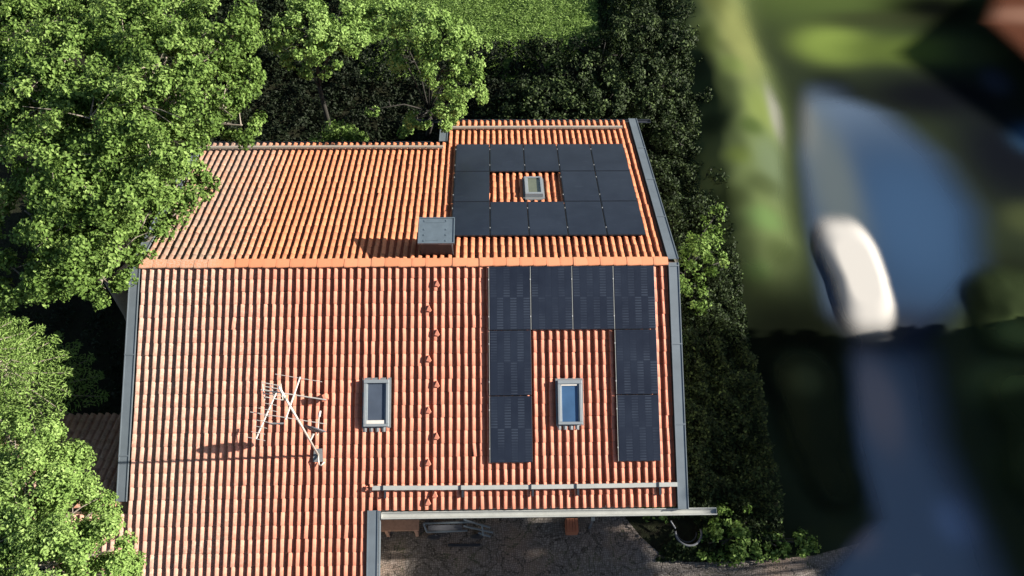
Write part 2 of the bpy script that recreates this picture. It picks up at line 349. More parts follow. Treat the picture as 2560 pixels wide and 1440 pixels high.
# gutters
def gutter(x0, x1, y, z, r, mat):
    V = []; F = []; K = 9; xs = np.linspace(x0, x1, 20)
    for ri, rr in ((0, r), (1, r-.012)):
        for xx in xs:
            for k in range(K):
                a_ = math.pi+math.pi*k/(K-1); V.append((xx, y+math.cos(a_)*rr, z+math.sin(a_)*rr))
    n = len(xs)*K
    for o_ in (0, n):
        for i in range(len(xs)-1):
            for k in range(K-1): F.append((o_+i*K+k, o_+i*K+k+1, o_+(i+1)*K+k+1, o_+(i+1)*K+k))
    for i in range(len(xs)-1):
        for k in (0, K-1): F.append((i*K+k, (i+1)*K+k, n+(i+1)*K+k, n+i*K+k))
    b = MB(); b.add(V, F)
    for xx in (x0, x1): b.prism([(y+math.cos(math.pi+math.pi*k/8)*r, z+math.sin(math.pi+math.pi*k/8)*r) for k in range(9)], xx-.004, xx+.004, lambda a, b_, c_: (c_, a, b_))
    b.tube([(x0, y+r, z+.006), (x1, y+r, z+.006)], .014, 6); b.tube([(x0, y-r, z+.006), (x1, y-r, z+.006)], .016, 6)
    return b.build('gutter', mat, house)
gutter(-2.60, 5.42, -5.66, 3.60, .075, M['zinc_light'])
gutter(-2.4, 5.2, 7.02, 3.04, .06, M['dark']); gutter(XL-.2, -1.5, 5.70, 3.55, .06, M['dark'])
# walls
wl = MB(); wl.prism([(-4.6, 0), (6.5, 0), (6.5, 3.05), (5.3, 3.5), (0, 5.5), (-4.6, 3.78)], 3.95, 4.2, lambda a, b_, c_: (c_, a, b_))
wl.prism([(-4.6, 0), (5.3, 0), (5.3, 3.5), (0, 5.5), (-4.6, 3.78)], -8.3, -8.05, lambda a, b_, c_: (c_, a, b_))
wl.box(-8.05, 3.95, -4.6, -4.4, 0, 3.85).box(-8.05, -1.2, 5.05, 5.3, 0, 3.5).box(-1.0, 3.95, 6.3, 6.5, 0, 3.08).box(-1.2, -1.0, 5.05, 6.5, 0, 3.1)
wl.box(-14, -3.4, -7.1, -6.9, 0, 2.8).box(-3.6, -3.4, -6.9, -4.6, 0, 2.9).box(-14, -8.3, -3.1, -2.9, 0, 2.6)
wl.build('wall', M['wall'], house)
for xx in (-.9, 1.2, 3.0):
    f_ = MB().box(xx-.5, xx+.5, -4.64, -4.6, 1.0, 2.3).build('window', M['frame'], house); MB().box(xx-.42, xx+.42, -4.65, -4.643, 1.08, 2.22).build('pane', M['glass_dark'], f_)
f_ = MB().box(-2.5, -1.5, -4.64, -4.6, 0, 2.1).build('door', M['wood_wall'], house); MB().box(-1.66, -1.62, -4.69, -4.643, 1.0, 1.15).build('handle', M['zinc_light'], f_)
for yy in (-2.5, 1.5):
    f_ = MB().box(4.2, 4.24, yy-.5, yy+.5, 1.0, 2.3).build('window', M['frame'], house); MB().box(4.243, 4.25, yy-.42, yy+.42, 1.08, 2.22).build('pane', M['glass_dark'], f_)
# chimney
ch = MB().box(-1.70, -.93, .30, .95, 5.2, 6.22).build('chimney', M['brick'], house)
cb = MB(); cb.box(-1.745, -.85, .25, 1.02, 6.30, 6.335); cb.box(-1.745, -.85, .25, .275, 6.336, 6.355); cb.box(-1.745, -.85, .995, 1.02, 6.336, 6.355)
cb.box(-1.745, -1.72, .276, .994, 6.336, 6.35); cb.box(-.875, -.85, .276, .994, 6.336, 6.35)
for xx in (-1.60, -1.06):
    for yy in (.33, .5, .66, .92): cb.box(xx-.012, xx+.012, yy-.02, yy+.02, 6.336, 6.347)
cb.box(-1.60, -1.06, .865, .88, 6.336, 6.342); cb.box(-1.55, -1.25, .34, .355, 6.336, 6.342)
cb.build('chimney_cap', M['capmetal'], ch)
for a_ in ((-1.66, -1.60, .34, .40, 6.22, 6.30), (-1.66, -1.60, .85, .91, 6.22, 6.30), (-1.03, -.97, .34, .40, 6.22, 6.30), (-1.03, -.97, .85, .91, 6.22, 6.30)): MB().box(*a_).build('cap_support', M['capmetal'], ch)
MB().box(-.925, -.90, .29, .33, 5.6, 6.2).build('corner_strip', M['capmetal'], ch); MB().box(-1.25, -.90, .265, .295, 6.25, 6.275).build('cap_lip', M['capmetal'], ch)
MB().box(-1.76, -.87, .99, 1.12, .062, .07, lambda x, y, z: (x, y, R0-y*math.tan(TH)+z)).build('chimney_flashing', M['flash'], ch)
# roof windows
def roof_window(x0, x1, s0, s1, f, glass, style):
    fl = MB(); h = .17
    fl.box(x0-.045, x1+.045, s0-.05, s1+.03, .01, .075, f)
    n = max(4, int((x1-x0)/PER)+1); 
    lo = s1 if f is fr else s1
    for i in range(n):
        u = x0-.01+(i+.25)*(x1-x0)/n; 
        fl.add([f(u-.05, s1+.02, .075), f(u+.05, s1+.02, .075), f(u+.045, s1+.13, .075), f(u-.035, s1+.13, .075), f(u, s1+.02, .09), f(u, s1+.12, .085)], [(0,1,4), (1,2,5,4), (2,3,5), (3,0,4,5)])
    wd = fl.build('roof_window', M['flash'], house)
    b = MB(); t = .065
    b.box(x0, x1, s0, s0+t*1.3, .02, h+.03, f).box(x0, x1, s1-t, s1, .02, h, f).box(x0, x0+t, s0+t*1.3+.001, s1-t-.001, .02, h+.01, f).box(x1-t, x1, s0+t*1.3+.001, s1-t-.001, .02, h+.01, f)
    b.box(x0+t+.001, x0+t+.03, s0+t*1.3+.001, s1-t-.001, .02, h-.015, f).box(x1-t-.03, x1-t-.001, s0+t*1.3+.001, s1-t-.001, .02, h-.015, f)
    b.build('frame', M['frame'], wd, bevel=.006)
    MB().box(x0+t+.031, x1-t-.031, s0+t*1.3+.001, s1-t-.001, .03, h-.035, f).build('pane', M[glass], wd)
    if style == 1: MB().box(x0+t+.01, x1-t-.02, s1-.15, s1-.067, .04, h-.01, f).build('sill', M['blind'], wd)
    if style == 2: MB().box(x0+t+.02, x1-t-.05, s0+.086, s0+.13, .04, h-.01, f).build('sill', M['blind'], wd)
    return wd
roof_window(-3.04, -2.44, 2.86, 3.98, fr, 'glass_dark', 1)
roof_window(1.64, 2.22, 2.92, 3.98, fr, 'glass_blue', 2)
roof_window(1.0, 1.50, 2.90, 3.86, bk, 'glass_green', 0)
MB().box(1.0, 1.5, 2.78, 2.897, .03, .085, bk).build('head_flashing', M['flash'], house)
# snow-stop tiles in a zigzag column
for s_, x_ in ((.52, -1.29), (1.14, -1.49), (1.74, -1.29), (2.37, -1.49), (2.99, -1.29), (3.61, -1.49), (4.23, -1.29), (4.85, -1.49), (5.60, -1.33), (5.77, -1.49)):
    p = [(-.07, .06), (0, -.10), (.075, .04), (.02, .085)]
    MB().add([fr(x_+a_, s_+b_, h_) for h_, k_ in ((.03, 1), (.13, .8)) for a_, b_ in [(q0*k_, q1*k_) for q0, q1 in p]], [(3,2,1,0), (4,5,6,7), (0,1,5,4), (1,2,6,5), (2,3,7,6), (3,0,4,7)]).build('snow_stop_tile', M['tile_f'], house)
MB().tube([fr(-2.96, 5.40, .06), fr(-2.93, 5.47, .12)], .045, 8).build('vent_tile', M['tile_f'], house)
bv = MB(); bv.tube([fr(-3.99, 3.25, .05), fr(-3.96, 3.3, .20)], .07, 10).tube([fr(-3.985, 3.24, .20), fr(-3.94, 3.34, .23)], [.11, .085], 10); bv.build('vent_tile', M['tile_f'], house)
MB().box(-5.3, -4.95, 3.86, 3.9, .07, .08, fr).build('patch_flashing', M['flash'], house)

# ---------------------------------------------------------------- solar panels (each one a thing)
def rot_slope(front): return Matrix.Rotation(TH if front else -TH, 4, 'X')
def make_panel(name, pw, phh, mat, front):
    o = bpy.data.objects.new(name, None); COL.objects.link(o); o.empty_display_size = .2
    w2, h2 = pw/2-.008, phh/2-.008
    MB().box(-w2, w2, -h2, h2, -.04, -.002).build('panel_frame', M['pv_edge'], o, bevel=.004)
    MB().box(-w2+.012, w2-.012, -h2+.012, h2-.012, -.0015, .002).build('cell_sheet', mat, o)
    MB().box(-w2-.012, -w2-.003, -h2, h2, -.03, .001).build('edge_rail', M['zinc_light'] if front else M['pv_edge'], o)
    for sx_ in (-1, ):
        for yy in (-.46, .46): MB().box(sx_*(w2+.013)-.010, sx_*(w2+.013)+.010, yy-.016, yy+.016, -.045, .012).build('clamp', M['clamp'], o)
    o.rotation_euler = (TH if front else -TH, 0, 0); return o
def copy_thing(o):
    c_ = o.copy(); COL.objects.link(c_)
    for ch_ in list(o.children): d_ = ch_.copy(); COL.objects.link(d_); d_.parent = c_
    return c_
pf = make_panel('solar_panel', 1.028, 1.59, M['pv_f'], True); first = True
lab_f = {(0,0): 'leftmost solar panel of the row just below the ridge', (1,0): 'second solar panel from the left in the row just below the ridge', (2,0): 'third solar panel from the left in the row just below the ridge',
 (3,0): 'rightmost solar panel of the row just below the ridge', (0,1): 'solar panel in the middle of the left leg of the U-shaped front array', (0,2): 'bottom solar panel of the left leg of the U-shaped front array',
 (3,1): 'solar panel in the middle of the right leg of the U-shaped front array', (3,2): 'bottom solar panel of the right leg of the U-shaped front array'}
for (i, j), lb in lab_f.items():
    o = pf if first else copy_thing(pf); first = False
    o.location = fr(.51+1.028*i-.008, .095+1.592*(j+.5), .14); tag(o, lb, 'solar panel', 'solar panels on the front slope')
pb = make_panel('solar_panel', 1.0, 1.585, M['pv_b'], False); first = True
rw = ['row nearest the ridge', 'middle row', 'row nearest the back eave']; cn = ['leftmost', 'second from left', 'third from left', 'fourth from left', 'rightmost']
for j in range(3):
    for i in range(5):
        if j == 1 and i in (1, 2): continue
        o = pb if first else copy_thing(pb); first = False
        o.location = bk(-.98+.5+1.012*i, 1.01+1.59*(j+.5), .14)
        tag(o, '%s solar panel in the %s of the back slope' % (cn[i], rw[j]) if j != 1 else '%s panel in the middle back row, %s the small roof window' % (cn[i], 'left of' if i == 0 else 'right of'), 'solar panel', 'solar panels on the back slope')

# ---------------------------------------------------------------- aerial and dish
ant = empty('tv_aerial', fr(-4.11, 4.66, 0), 'rusty white television aerial with crossed bars on a tall leaning pole above the front tiles', 'aerial')
px_, py_ = -4.11, -4.35
MB().tube([(px_, py_, 4.0), (px_-.0, py_, 8.33)], .026, 8).build('mast', M['antenna'], ant, True)
MB().tube([(px_, py_, 4.2), (px_+.02, py_-.14, 4.22), (px_+.03, py_-.22, 4.15), (px_+.09, py_-.25, 4.17), (px_+.16, py_-.17, 4.19)], .018, 6).build('cable', M['antenna'], ant, True)
MB().prism([(px_-.13, py_-.15), (px_+.12, py_-.15), (px_+.09, py_+.14), (px_-.1, py_+.14)], 0, .02, lambda x, y, z: (x, y, R0+y*math.tan(TH)+.07+z)).build('base_plate', M['flash'], ant)
# three-element crossed aerial
E1 = [((-4.34, -3.88), (-3.38, -4.06)), ((-4.58, -4.22), (-3.26, -4.45)), ((-4.73, -4.69), (-3.21, -4.96))]
MB().tube([(-3.83, -3.95, 7.9), (-4.02, -4.86, 7.9)], .017, 6).build('boom', M['antenna'], ant)
for (a_, b_), r_ in zip(E1, (.007, .014, .009)): MB().tube([(*a_, 7.9), (*b_, 7.9)], r_, 6).build('element', M['antenna'], ant)
MB().tube([(-4.2, -4.32, 8.1), (-4.53, -5.27, 7.95)], .017, 6).build('boom', M['antenna'], ant)
for k in range(8):
    t_ = .18+k*.117; cx_, cy_, cz_ = -4.2-.33*t_, -4.32-.95*t_, 8.1-.15*t_; hw = (.17, .12, .20, .12, .2, .13, .14, .19)[k]
    MB().tube([(cx_-hw*.97, cy_+hw*.2, cz_+.02), (cx_+hw*.97, cy_-hw*.2, cz_+.02)], .006, 5).build('element', M['antenna'], ant)
g_ = MB()
for k in range(5): g_.tube([(-4.5, -4.19-.05*k, 8.2-.06*k), (-4.10, -4.27-.05*k, 8.2-.06*k)], .010, 5)
for xx in (-4.48, -4.3, -4.12): g_.tube([(xx, -4.22, 8.2), (xx+.01, -4.45, 7.93)], .012, 5)
g_.build('reflector', M['antenna'], ant)
dish = empty('satellite_dish', (-3.98, -4.2, 5.3), 'small grey satellite dish seen edge-on, clamped to the aerial pole', 'satellite dish')
def dish_mesh():
    V = []; F = []; ax = Vector((.28, .93, .22)).normalized(); u_ = ax.cross(Vector((0, 0, 1))).normalized(); v_ = ax.cross(u_); c0 = Vector((-4.02, -4.18, 5.32)); K = 20
    for i in range(6):
        r_ = .27*i/5
        for k in range(K): a_ = 2*math.pi*k/K; V.append(c0+u_*r_*math.cos(a_)+v_*r_*1.08*math.sin(a_)+ax*(r_*r_*1.1))
    for i in range(5):
        for k in range(K): F.append((i*K+k, i*K+(k+1) % K, (i+1)*K+(k+1) % K, (i+1)*K+k))
    return MB().add(V, F)
o = dish_mesh().build('reflector', M['ironwork'], dish, True); md = o.modifiers.new('s', 'SOLIDIFY'); md.thickness = .012
MB().tube([(-3.97, -4.2, 5.15), (-3.93, -3.83, 5.36)], .014, 6).tube([(-3.93, -3.83, 5.36), (-3.91, -3.70, 5.40)], .032, 8).build('feed_arm', M['antenna'], dish)
MB().tube([(-4.11, -4.33, 5.2), (-4.03, -4.2, 5.28)], .03, 6).build('bracket', M['antenna'], dish)

# ---------------------------------------------------------------- vegetation
def leaf_arrays(P, N, L, Wd, tint):
    """folded rhombic leaves at P facing N"""
    n = len(P); N = N/np.linalg.norm(N, axis=1)[:, None]
    a = np.cross(N, RNG.normal(0, 1, (n, 3))); a /= np.linalg.norm(a, axis=1)[:, None]+1e-9; b = np.cross(N, a)
    L = (L*RNG.uniform(.65, 1.25, n))[:, None]; Wd = Wd*L/L.mean()
    fold = N*Wd*.25
    V = np.stack([P-a*L*.5, P+b*Wd*.5+fold-a*L*.05, P+a*L*.5-N*L*.12, P-b*Wd*.5+fold-a*L*.05], 1).reshape(-1, 3)
    i = np.arange(n)[:, None]*4; F = np.concatenate([i+[0, 1, 2], i+[0, 2, 3]], 1).reshape(-1, 3)
    return V, F, np.repeat(tint, 4)
def crown(name, lobes, mat, parent, L=.12, Wd=.075, dens=520, gap=.18, up=.35, spray=True, seed=1):
    PP = []; NN = []; TT = []
    for li, (x, y, z, r) in enumerate(lobes):
        n = int(dens*4*r*r*.9)
        # each lobe is built of many small leaf sprays
        ns = max(6, int(26*r*r)); d = RNG.normal(0, 1, (ns, 3)); d[:, 2] = np.abs(d[:, 2])*.9-.35; d /= np.linalg.norm(d, axis=1)[:, None]
        cr = r*RNG.uniform(.55, 1.02, ns); cc = np.array([x, y, z-r*.55])+d*cr[:, None]*[1, 1, .8]
        sr = RNG.uniform(.16, .34, ns)*min(1, r+.25); br = RNG.uniform(-.16, .16, ns)
        w_ = sr**2; w_ /= w_.sum(); k = RNG.choice(ns, n, p=w_)
        q = RNG.normal(0, 1, (n, 3)); q[:, 2] = q[:, 2]*.6; ql = np.linalg.norm(q, axis=1)[:, None]; q = q/ql*RNG.uniform(.2, 1.05, (n, 1))
        P = cc[k]+q*sr[k][:, None]; Nv = q*.7+d[k]*.6+[0, 0, up]+RNG.normal(0, .45, (n, 3))
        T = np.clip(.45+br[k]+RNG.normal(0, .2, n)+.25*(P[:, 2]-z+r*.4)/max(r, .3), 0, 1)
        PP.append(P); NN.append(Nv); TT.append(T)
    P = np.concatenate(PP); N = np.concatenate(NN); T = np.concatenate(TT)
    g = nz(P[:, 0]+P[:, 2]*.7, P[:, 1]-P[:, 2]*.5, 3.1, seed)*.6+nz(P[:, 0], P[:, 1]+P[:, 2], 7.5, seed+1)*.4
    k = g > np.quantile(g, gap)-RNG.uniform(0, .25, len(g))
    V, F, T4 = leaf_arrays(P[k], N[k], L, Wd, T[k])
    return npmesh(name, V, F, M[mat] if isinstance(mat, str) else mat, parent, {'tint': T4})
M['twig'] = plain('dark_twigs', (.018, .016, .012), .9, 0, .4, 14)  # near-black bark, painting shade onto trunks that the sun reaches
def limbs(root, base, lobes, par, r0=.25, name='trunk'):
    b = MB(); bx, by = base; zt = min(l[2]-l[3] for l in lobes)*.75
    cx_ = sum(l[0] for l in lobes)/len(lobes); cy_ = sum(l[1] for l in lobes)/len(lobes); top = max(l[2] for l in lobes)
    fork = Vector((bx*.6+cx_*.4, by*.6+cy_*.4, zt)); b.tube([(bx, by, -.1), (bx, by, .3), ((bx+fork.x)/2+.1, (by+fork.y)/2, zt*.55), fork], [r0*1.3, r0, r0*.85, r0*.7], 10)
    for x, y, z, r in lobes:
        e = Vector((x, y, z-r*.35)); mid = fork.lerp(e, .5)+Vector((random.uniform(-.2, .2), random.uniform(-.2, .2), .25))
        b.tube([fork, mid, e], [r0*.35, r0*.2, .02], 6)
        for _ in range(int(5*r)+2 if r0 > .07 else 0):
            a_ = random.uniform(0, 6.28); p0 = mid.lerp(e, random.uniform(.4, 1)); p1 = p0+Vector((math.cos(a_)*r*.95, math.sin(a_)*r*.95, random.uniform(0, .5)*r))
            b.tube([p0, p0.lerp(p1, .5)+Vector((0, 0, .08)), p1], [.022, .013, .005], 4, False)
    return b.build(name, M['bark' if r0 > .1 else 'twig'], par, True)
LB = {
'crown_top_left':[(-12.6,6.6,9.0,1.3),(-11.2,6.6,8.8,1.2),(-9.8,6.0,8.8,1.2),(-8.2,6.1,8.6,1.1),(-12.4,4.0,9.2,1.2),(-12.0,1.8,9.0,1.2),(-11.2,3.2,9.2,1.2),(-11.47,5.18,9.00,1.20),(-9.75,3.61,9.60,1.30),(-8.81,4.74,9.40,1.20),(-7.49,3.61,9.60,1.20),(-6.84,5.19,9.00,1.10),(-6.36,5.07,8.20,0.75),(-6.24,4.56,7.60,0.60),(-10.34,2.46,9.40,1.20),(-8.74,1.62,9.80,1.30),(-7.62,1.96,9.80,1.30),(-6.86,2.89,9.20,1.10),(-6.38,3.15,8.20,0.62),(-6.29,3.45,7.20,0.55),(-9.54,0.75,9.40,1.20),(-8.37,0.42,9.40,1.10),(-7.15,3.1,7.60,0.50),(-7.48,1.02,9.20,1.10),(-7.40,1.80,8.60,0.80),(-6.36,6.52,7.80,0.50)],
'crown_mid_left':[(-10.09,-0.18,8.80,1.10),(-8.94,-0.39,8.80,1.10),(-8.24,0.36,8.20,1.00),(-7.84,1.41,7.40,0.80),(-7.52,2.08,7.00,0.65),(-7.30,1.76,6.60,0.40),(-9.56,-1.01,8.20,1.00),(-8.73,-0.55,7.80,0.90),(-8.36,-0.05,7.20,0.60),(-10.26,-1.37,7.80,0.80),(-8.96,-1.01,7.00,0.50),(-9.56,-1.14,7.40,0.60),(-8.99,0.52,9.00,1.00),(-9.04,-1.36,6.60,0.20),(-8.32,0.54,6.90,0.55),(-8.34,-0.11,6.60,0.25)],
'conifer':[(-11.04,-1.55,6.50,0.70),(-10.93,-1.49,6.00,0.55),(-10.82,-2.52,6.20,0.60),(-10.67,-2.84,5.80,0.45),(-10.91,-3.22,6.00,0.50)],
'crown_low_left':[(-10.6,-6.0,6.6,1.0),(-10.0,-7.2,6.9,1.0),(-9.7,-5.6,6.4,.8),(-8.6,-5.6,5.9,.5),(-10.17,-4.63,6.50,0.80),(-9.85,-4.54,6.00,0.50),(-9.34,-5.57,7.00,0.90),(-9.07,-5.24,6.20,0.60),(-9.11,-4.78,5.60,0.25),(-9.01,-6.63,7.40,1.00),(-8.42,-6.38,7.00,0.85),(-8.31,-6.17,6.20,0.50),(-8.21,-7.37,7.40,1.00),(-7.80,-7.11,6.80,0.75),(-7.75,-6.86,6.00,0.40),(-7.58,-7.45,6.20,0.50),(-8.91,-7.51,7.40,1.00)],
'crown_back_left':[(-4.95,7.03,7.20,1.10),(-4.03,7.41,7.00,0.80),(-5.42,6.79,6.40,0.60),(-4.37,6.74,6.60,0.80),(-5.15,7.0,5.60,0.35),(-5.20,7.73,7.00,0.60)],
'crown_back_mid':[(-2.97,8.12,6.80,0.70),(-1.92,7.74,7.00,0.90),(-1.26,7.54,6.60,0.80),(-0.58,7.16,6.20,0.70),(-1.25,6.53,6.20,0.70),(-0.70,6.31,5.80,0.70),(-1.31,6.13,5.00,0.60),(-2.41,7.99,5.40,0.70),(-0.37,6.63,4.80,0.35),(-0.90,6.92,3.60,0.35),(-2.20,6.22,4.20,0.35),(-1.60,6.22,4.20,0.40),(-3.70,7.27,3.40,0.22),(-2.64,6.52,3.50,0.30)],
'dark_bush':[(0.52,8.87,2.40,0.90),(1.46,9.03,2.80,1.00),(2.71,10.12,3.00,1.00),(2.64,8.50,2.80,1.00),(3.99,9.02,3.00,1.00),(5.19,10.31,3.00,1.00),(4.22,11.69,2.80,0.90),(5.65,8.86,2.60,0.90),(6.50,10.34,2.60,0.80),(6.74,12.31,2.60,0.80),(6.48,8.33,2.20,0.70),(2.00,11.93,2.20,0.60),(5.48,12.72,2.60,0.80),(3.51,8.34,2.00,0.80),(1.75,8.43,1.80,0.70)],
}
def tree(key, base, label, mat, r0=.22, name='tree', cat='tree', **kw):
    t = empty(name, (*base, 0), label, cat); crown('crown', LB[key], mat, t, **kw); limbs(t, base, LB[key], t, r0); return t
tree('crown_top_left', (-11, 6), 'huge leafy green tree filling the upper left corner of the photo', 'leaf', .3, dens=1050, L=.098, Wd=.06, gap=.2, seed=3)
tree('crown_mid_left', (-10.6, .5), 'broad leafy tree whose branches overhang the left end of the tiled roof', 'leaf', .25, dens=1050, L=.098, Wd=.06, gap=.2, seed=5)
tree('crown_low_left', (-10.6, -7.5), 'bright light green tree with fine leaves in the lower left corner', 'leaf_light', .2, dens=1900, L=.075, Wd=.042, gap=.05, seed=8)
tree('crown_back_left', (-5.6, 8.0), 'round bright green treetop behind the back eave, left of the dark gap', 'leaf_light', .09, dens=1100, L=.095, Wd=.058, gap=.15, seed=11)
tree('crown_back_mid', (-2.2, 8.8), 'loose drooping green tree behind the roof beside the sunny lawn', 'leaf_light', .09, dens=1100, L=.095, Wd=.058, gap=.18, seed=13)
# spruce boughs at the left edge
sp = empty('spruce_tree', (-11.8, -2.3, 0), 'spruce with flat feathery yellow-green boughs at the left edge between two leafy trees', 'tree')
b = MB(); b.tube([(-11.8, -2.3, -.1), (-11.8, -2.3, 4), (-11.8, -2.3, 9.5)], [.2, .14, .02], 10)
P = []; N = []
for k in range(30):
    z = 3.2+k*.19; a0 = k*2.4; Lb = max(.35, 1.75*(1-(z-3)/7.5))
    for a_ in (a0, a0+2.1, a0+4.2):
        d = np.array([math.cos(a_), math.sin(a_), -.12]); sd_ = np.array([-math.sin(a_), math.cos(a_), 0]); o_ = np.array([-11.8, -2.3, z]); b.tube([o_, o_+d*Lb*.5, o_+d*Lb], [.03, .018, .006], 4, False)
        for u in np.linspace(.15, 1, 13):
            for sgn in (-1, 1):
                tw = .55*(1.05-u)*Lb*.7+.06
                for v in np.linspace(.0, 1, 9): P.append(o_+d*Lb*u+sd_*sgn*tw*v+d*tw*v*.6+RNG.normal(0, .02, 3)); N.append([0, 0, 1])
b.build('trunk', M['bark'], sp, True)
P = np.array(P); V, F, T4 = leaf_arrays(P, np.array(N)+RNG.normal(0, .35, (len(P), 3)), .13, .03, np.clip(RNG.normal(.55, .2, len(P)), 0, 1))
npmesh('crown', V, F, M['leaf_light'], sp, {'tint': T4})
# bushes of the shaded back garden: every bush a thing
spots = {0: 'dark bush against the back eave just right of the loose green tree', 1: 'dark bush behind the back eave below the lawn edge', 2: 'dark green bush at the lower edge of the sunny lawn', 3: 'dense dark bush right behind the middle of the back eave',
 4: 'dark shrub in the middle of the shaded back garden', 5: 'tall dark shrub in the middle of the back garden, farther from the roof', 6: 'dark bush touching the right end of the sunlit lawn', 7: 'dark bush near the right corner of the back eave', 8: 'dark shrub at the right edge of the back garden',
 9: 'dark shrub in the upper corner beside the blurred hedge', 10: 'low dark bush beyond the grey verge at the back right roof corner', 11: 'small bush standing alone on the edge of the lawn', 12: 'dark bush with some sunlit leaves at the top edge of the photo', 13: 'low bush hugging the back gutter in the middle', 14: 'low bush hugging the back gutter near the metal verge end'}
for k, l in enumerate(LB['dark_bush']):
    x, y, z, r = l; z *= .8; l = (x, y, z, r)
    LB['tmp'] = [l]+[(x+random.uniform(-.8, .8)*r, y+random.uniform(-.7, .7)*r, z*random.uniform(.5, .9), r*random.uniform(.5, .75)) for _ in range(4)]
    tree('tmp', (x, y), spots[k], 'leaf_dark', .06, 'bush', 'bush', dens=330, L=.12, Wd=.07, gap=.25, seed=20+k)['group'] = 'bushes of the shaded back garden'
LB['tmp'] = [(-4.75, 6.75, 2.9, .75), (-4.5, 6.6, 2.75, .55), (-5.0, 6.65, 2.7, .5), (-5.9, 6.6, 2.6, .35)]
tree('tmp', (-4.75, 6.8), 'small rounded bright bush peeking over the back eave', 'leaf', .05, 'bush', 'bush', dens=600, L=.1, Wd=.06, gap=.1, seed=41)
LB['tmp'] = [(5.4, 1.9, 1.5, .6), (5.9, 2.3, 1.7, .7), (6.5, 2.8, 1.8, .6), (5.3, 1.2, 1.1, .5), (6.9, 3.6, 1.5, .5), (5.6, .4, .9, .4), (7.3, 4.4, 1.6, .5), (7.2, 2.7, 1.5, .5), (6.4, 1.6, 1.2, .5)]
tree('tmp', (5.9, 2.1), 'bright green leafy shrub beside the right verge just below the ridge', 'leaf', .05, 'bush', 'bush', dens=420, L=.11, Wd=.07, gap=.2, seed=43)
LB['tmp'] = [(5.95, -5.7, .5, .4), (6.3, -5.75, .6, .5), (6.8, -5.7, .6, .5), (7.3, -5.75, .55, .45), (7.8, -5.8, .5, .4), (8.3, -5.7, .5, .4), (8.7, -5.6, .4, .35), (7.0, -5.2, .8, .5), (6.4, -5.1, .7, .45)]
tree('tmp', (7, -5.5), 'sunlit leafy plants along the edge of the cobbles', 'leaf', .03, 'shrub_border', 'plants', dens=560, L=.11, Wd=.06, gap=.12, seed=45)
LB['tmp'] = [(4.55, -4.75, .7, .35), (4.75, -4.9, .6, .25), (4.4, -4.65, .5, .25)]
tree('tmp', (4.55, -4.75), 'small green plant under the right end of the front gutter', 'leaf', .02, 'bush', 'bush', dens=560, L=.1, Wd=.06, gap=.1, seed=47)
# undergrowth and grass
def scatter(name, n, xr, yr, keep, hfun, mat, L, Wd, tint=(.45, .22), upn=.8):
    x = RNG.uniform(*xr, n); y = RNG.uniform(*yr, n); k = keep(x, y); x, y = x[k], y[k]; h = hfun(x, y); z = h*RNG.uniform(.45, 1.05, len(x))
    N = np.c_[RNG.normal(0, .6, (len(x), 2)), np.full(len(x), upn)]
    V, F, T4 = leaf_arrays(np.c_[x, y, z], N, L, Wd, np.clip(RNG.normal(*tint, len(x)), 0, 1)); return tag(npmesh(name, V, F, M[mat], None, {'tint': T4}), kind='stuff')
hf = lambda x, y: .25+.75*np.clip(.5+.6*nz(x, y, 2.2, 61)+.3*nz(x, y, 6, 62), 0, 1.3)
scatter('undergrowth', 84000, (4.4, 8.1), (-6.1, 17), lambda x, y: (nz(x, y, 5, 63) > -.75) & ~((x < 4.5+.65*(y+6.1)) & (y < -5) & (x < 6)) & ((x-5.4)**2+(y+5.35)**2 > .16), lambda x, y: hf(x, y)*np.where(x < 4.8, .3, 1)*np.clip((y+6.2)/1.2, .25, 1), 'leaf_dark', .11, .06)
scatter('undergrowth', 60000, (-14, 5), (6.3, 13.5), lambda x, y: (nz(x, y, 4, 64) > -.4), lambda x, y: .6*hf(x, y), 'leaf_dark', .12, .07, (.02, .06))  # leaf tone lowered to near black, painting the deep shade of the gap
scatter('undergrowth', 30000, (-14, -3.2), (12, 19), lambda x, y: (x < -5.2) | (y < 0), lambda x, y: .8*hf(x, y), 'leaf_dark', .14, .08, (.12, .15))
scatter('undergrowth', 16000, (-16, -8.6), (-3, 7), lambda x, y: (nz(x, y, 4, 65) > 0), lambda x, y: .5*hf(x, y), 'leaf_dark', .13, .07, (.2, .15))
scatter('grass', 60000, (-5, 7.6), (11.6, 19), lambda x, y: (y > 12.3+.18*np.maximum(x, 0)+.5*nz(x, y, 3, 66)) | ((x < 1.8) & (y > 11.6)), lambda x, y: .06+.1*np.clip(.5+nz(x, y, 3, 67), 0, 1), 'leaf_light', .12, .03, (.5, .25), 1.2)
# trees standing beyond the right and lower right of the view; their crowns are shaped to shade the yard and the road
shade = [((24, -.9), 11.4), ((24.5, -11.6), 11.0), ((22.3, -5.2), 12.1), ((20, -12.5), 9.6)]
for k, ((x, y), H) in enumerate(shade):
    LB['tmp'] = [(x+random.uniform(-1.2, 1.2), y+dy, H-random.uniform(1, 6.5)+dy*dy*-.05, 1.6) for dy in ((-.5, 0, .5) if k == 99 else (-2.4, -1.9, -1.4, -.9, -.4, .1, .6)) for _ in range(4)]
    if k == 2: LB['tmp'] = [(x+random.uniform(-1.2, 1.2), y+dy, z_, .85) for dy in (-1.4, -.9, -.4, .2, .8) for z_ in (4.0, 4.8, 5.6, 9.6, 10.5, 11.3)]  # crown split into two bands to leave a gap for the sun
    tree('tmp', (x, y), ['shade tree right of the road', 'large shade tree at the near end of the road', 'shade tree between the road and the yard', 'tree beside the cobbled yard'][k]+', outside the photo', 'leaf', .3, dens=140 if k == 2 else 240, L=.33, Wd=.24, gap=.02, seed=70+k)

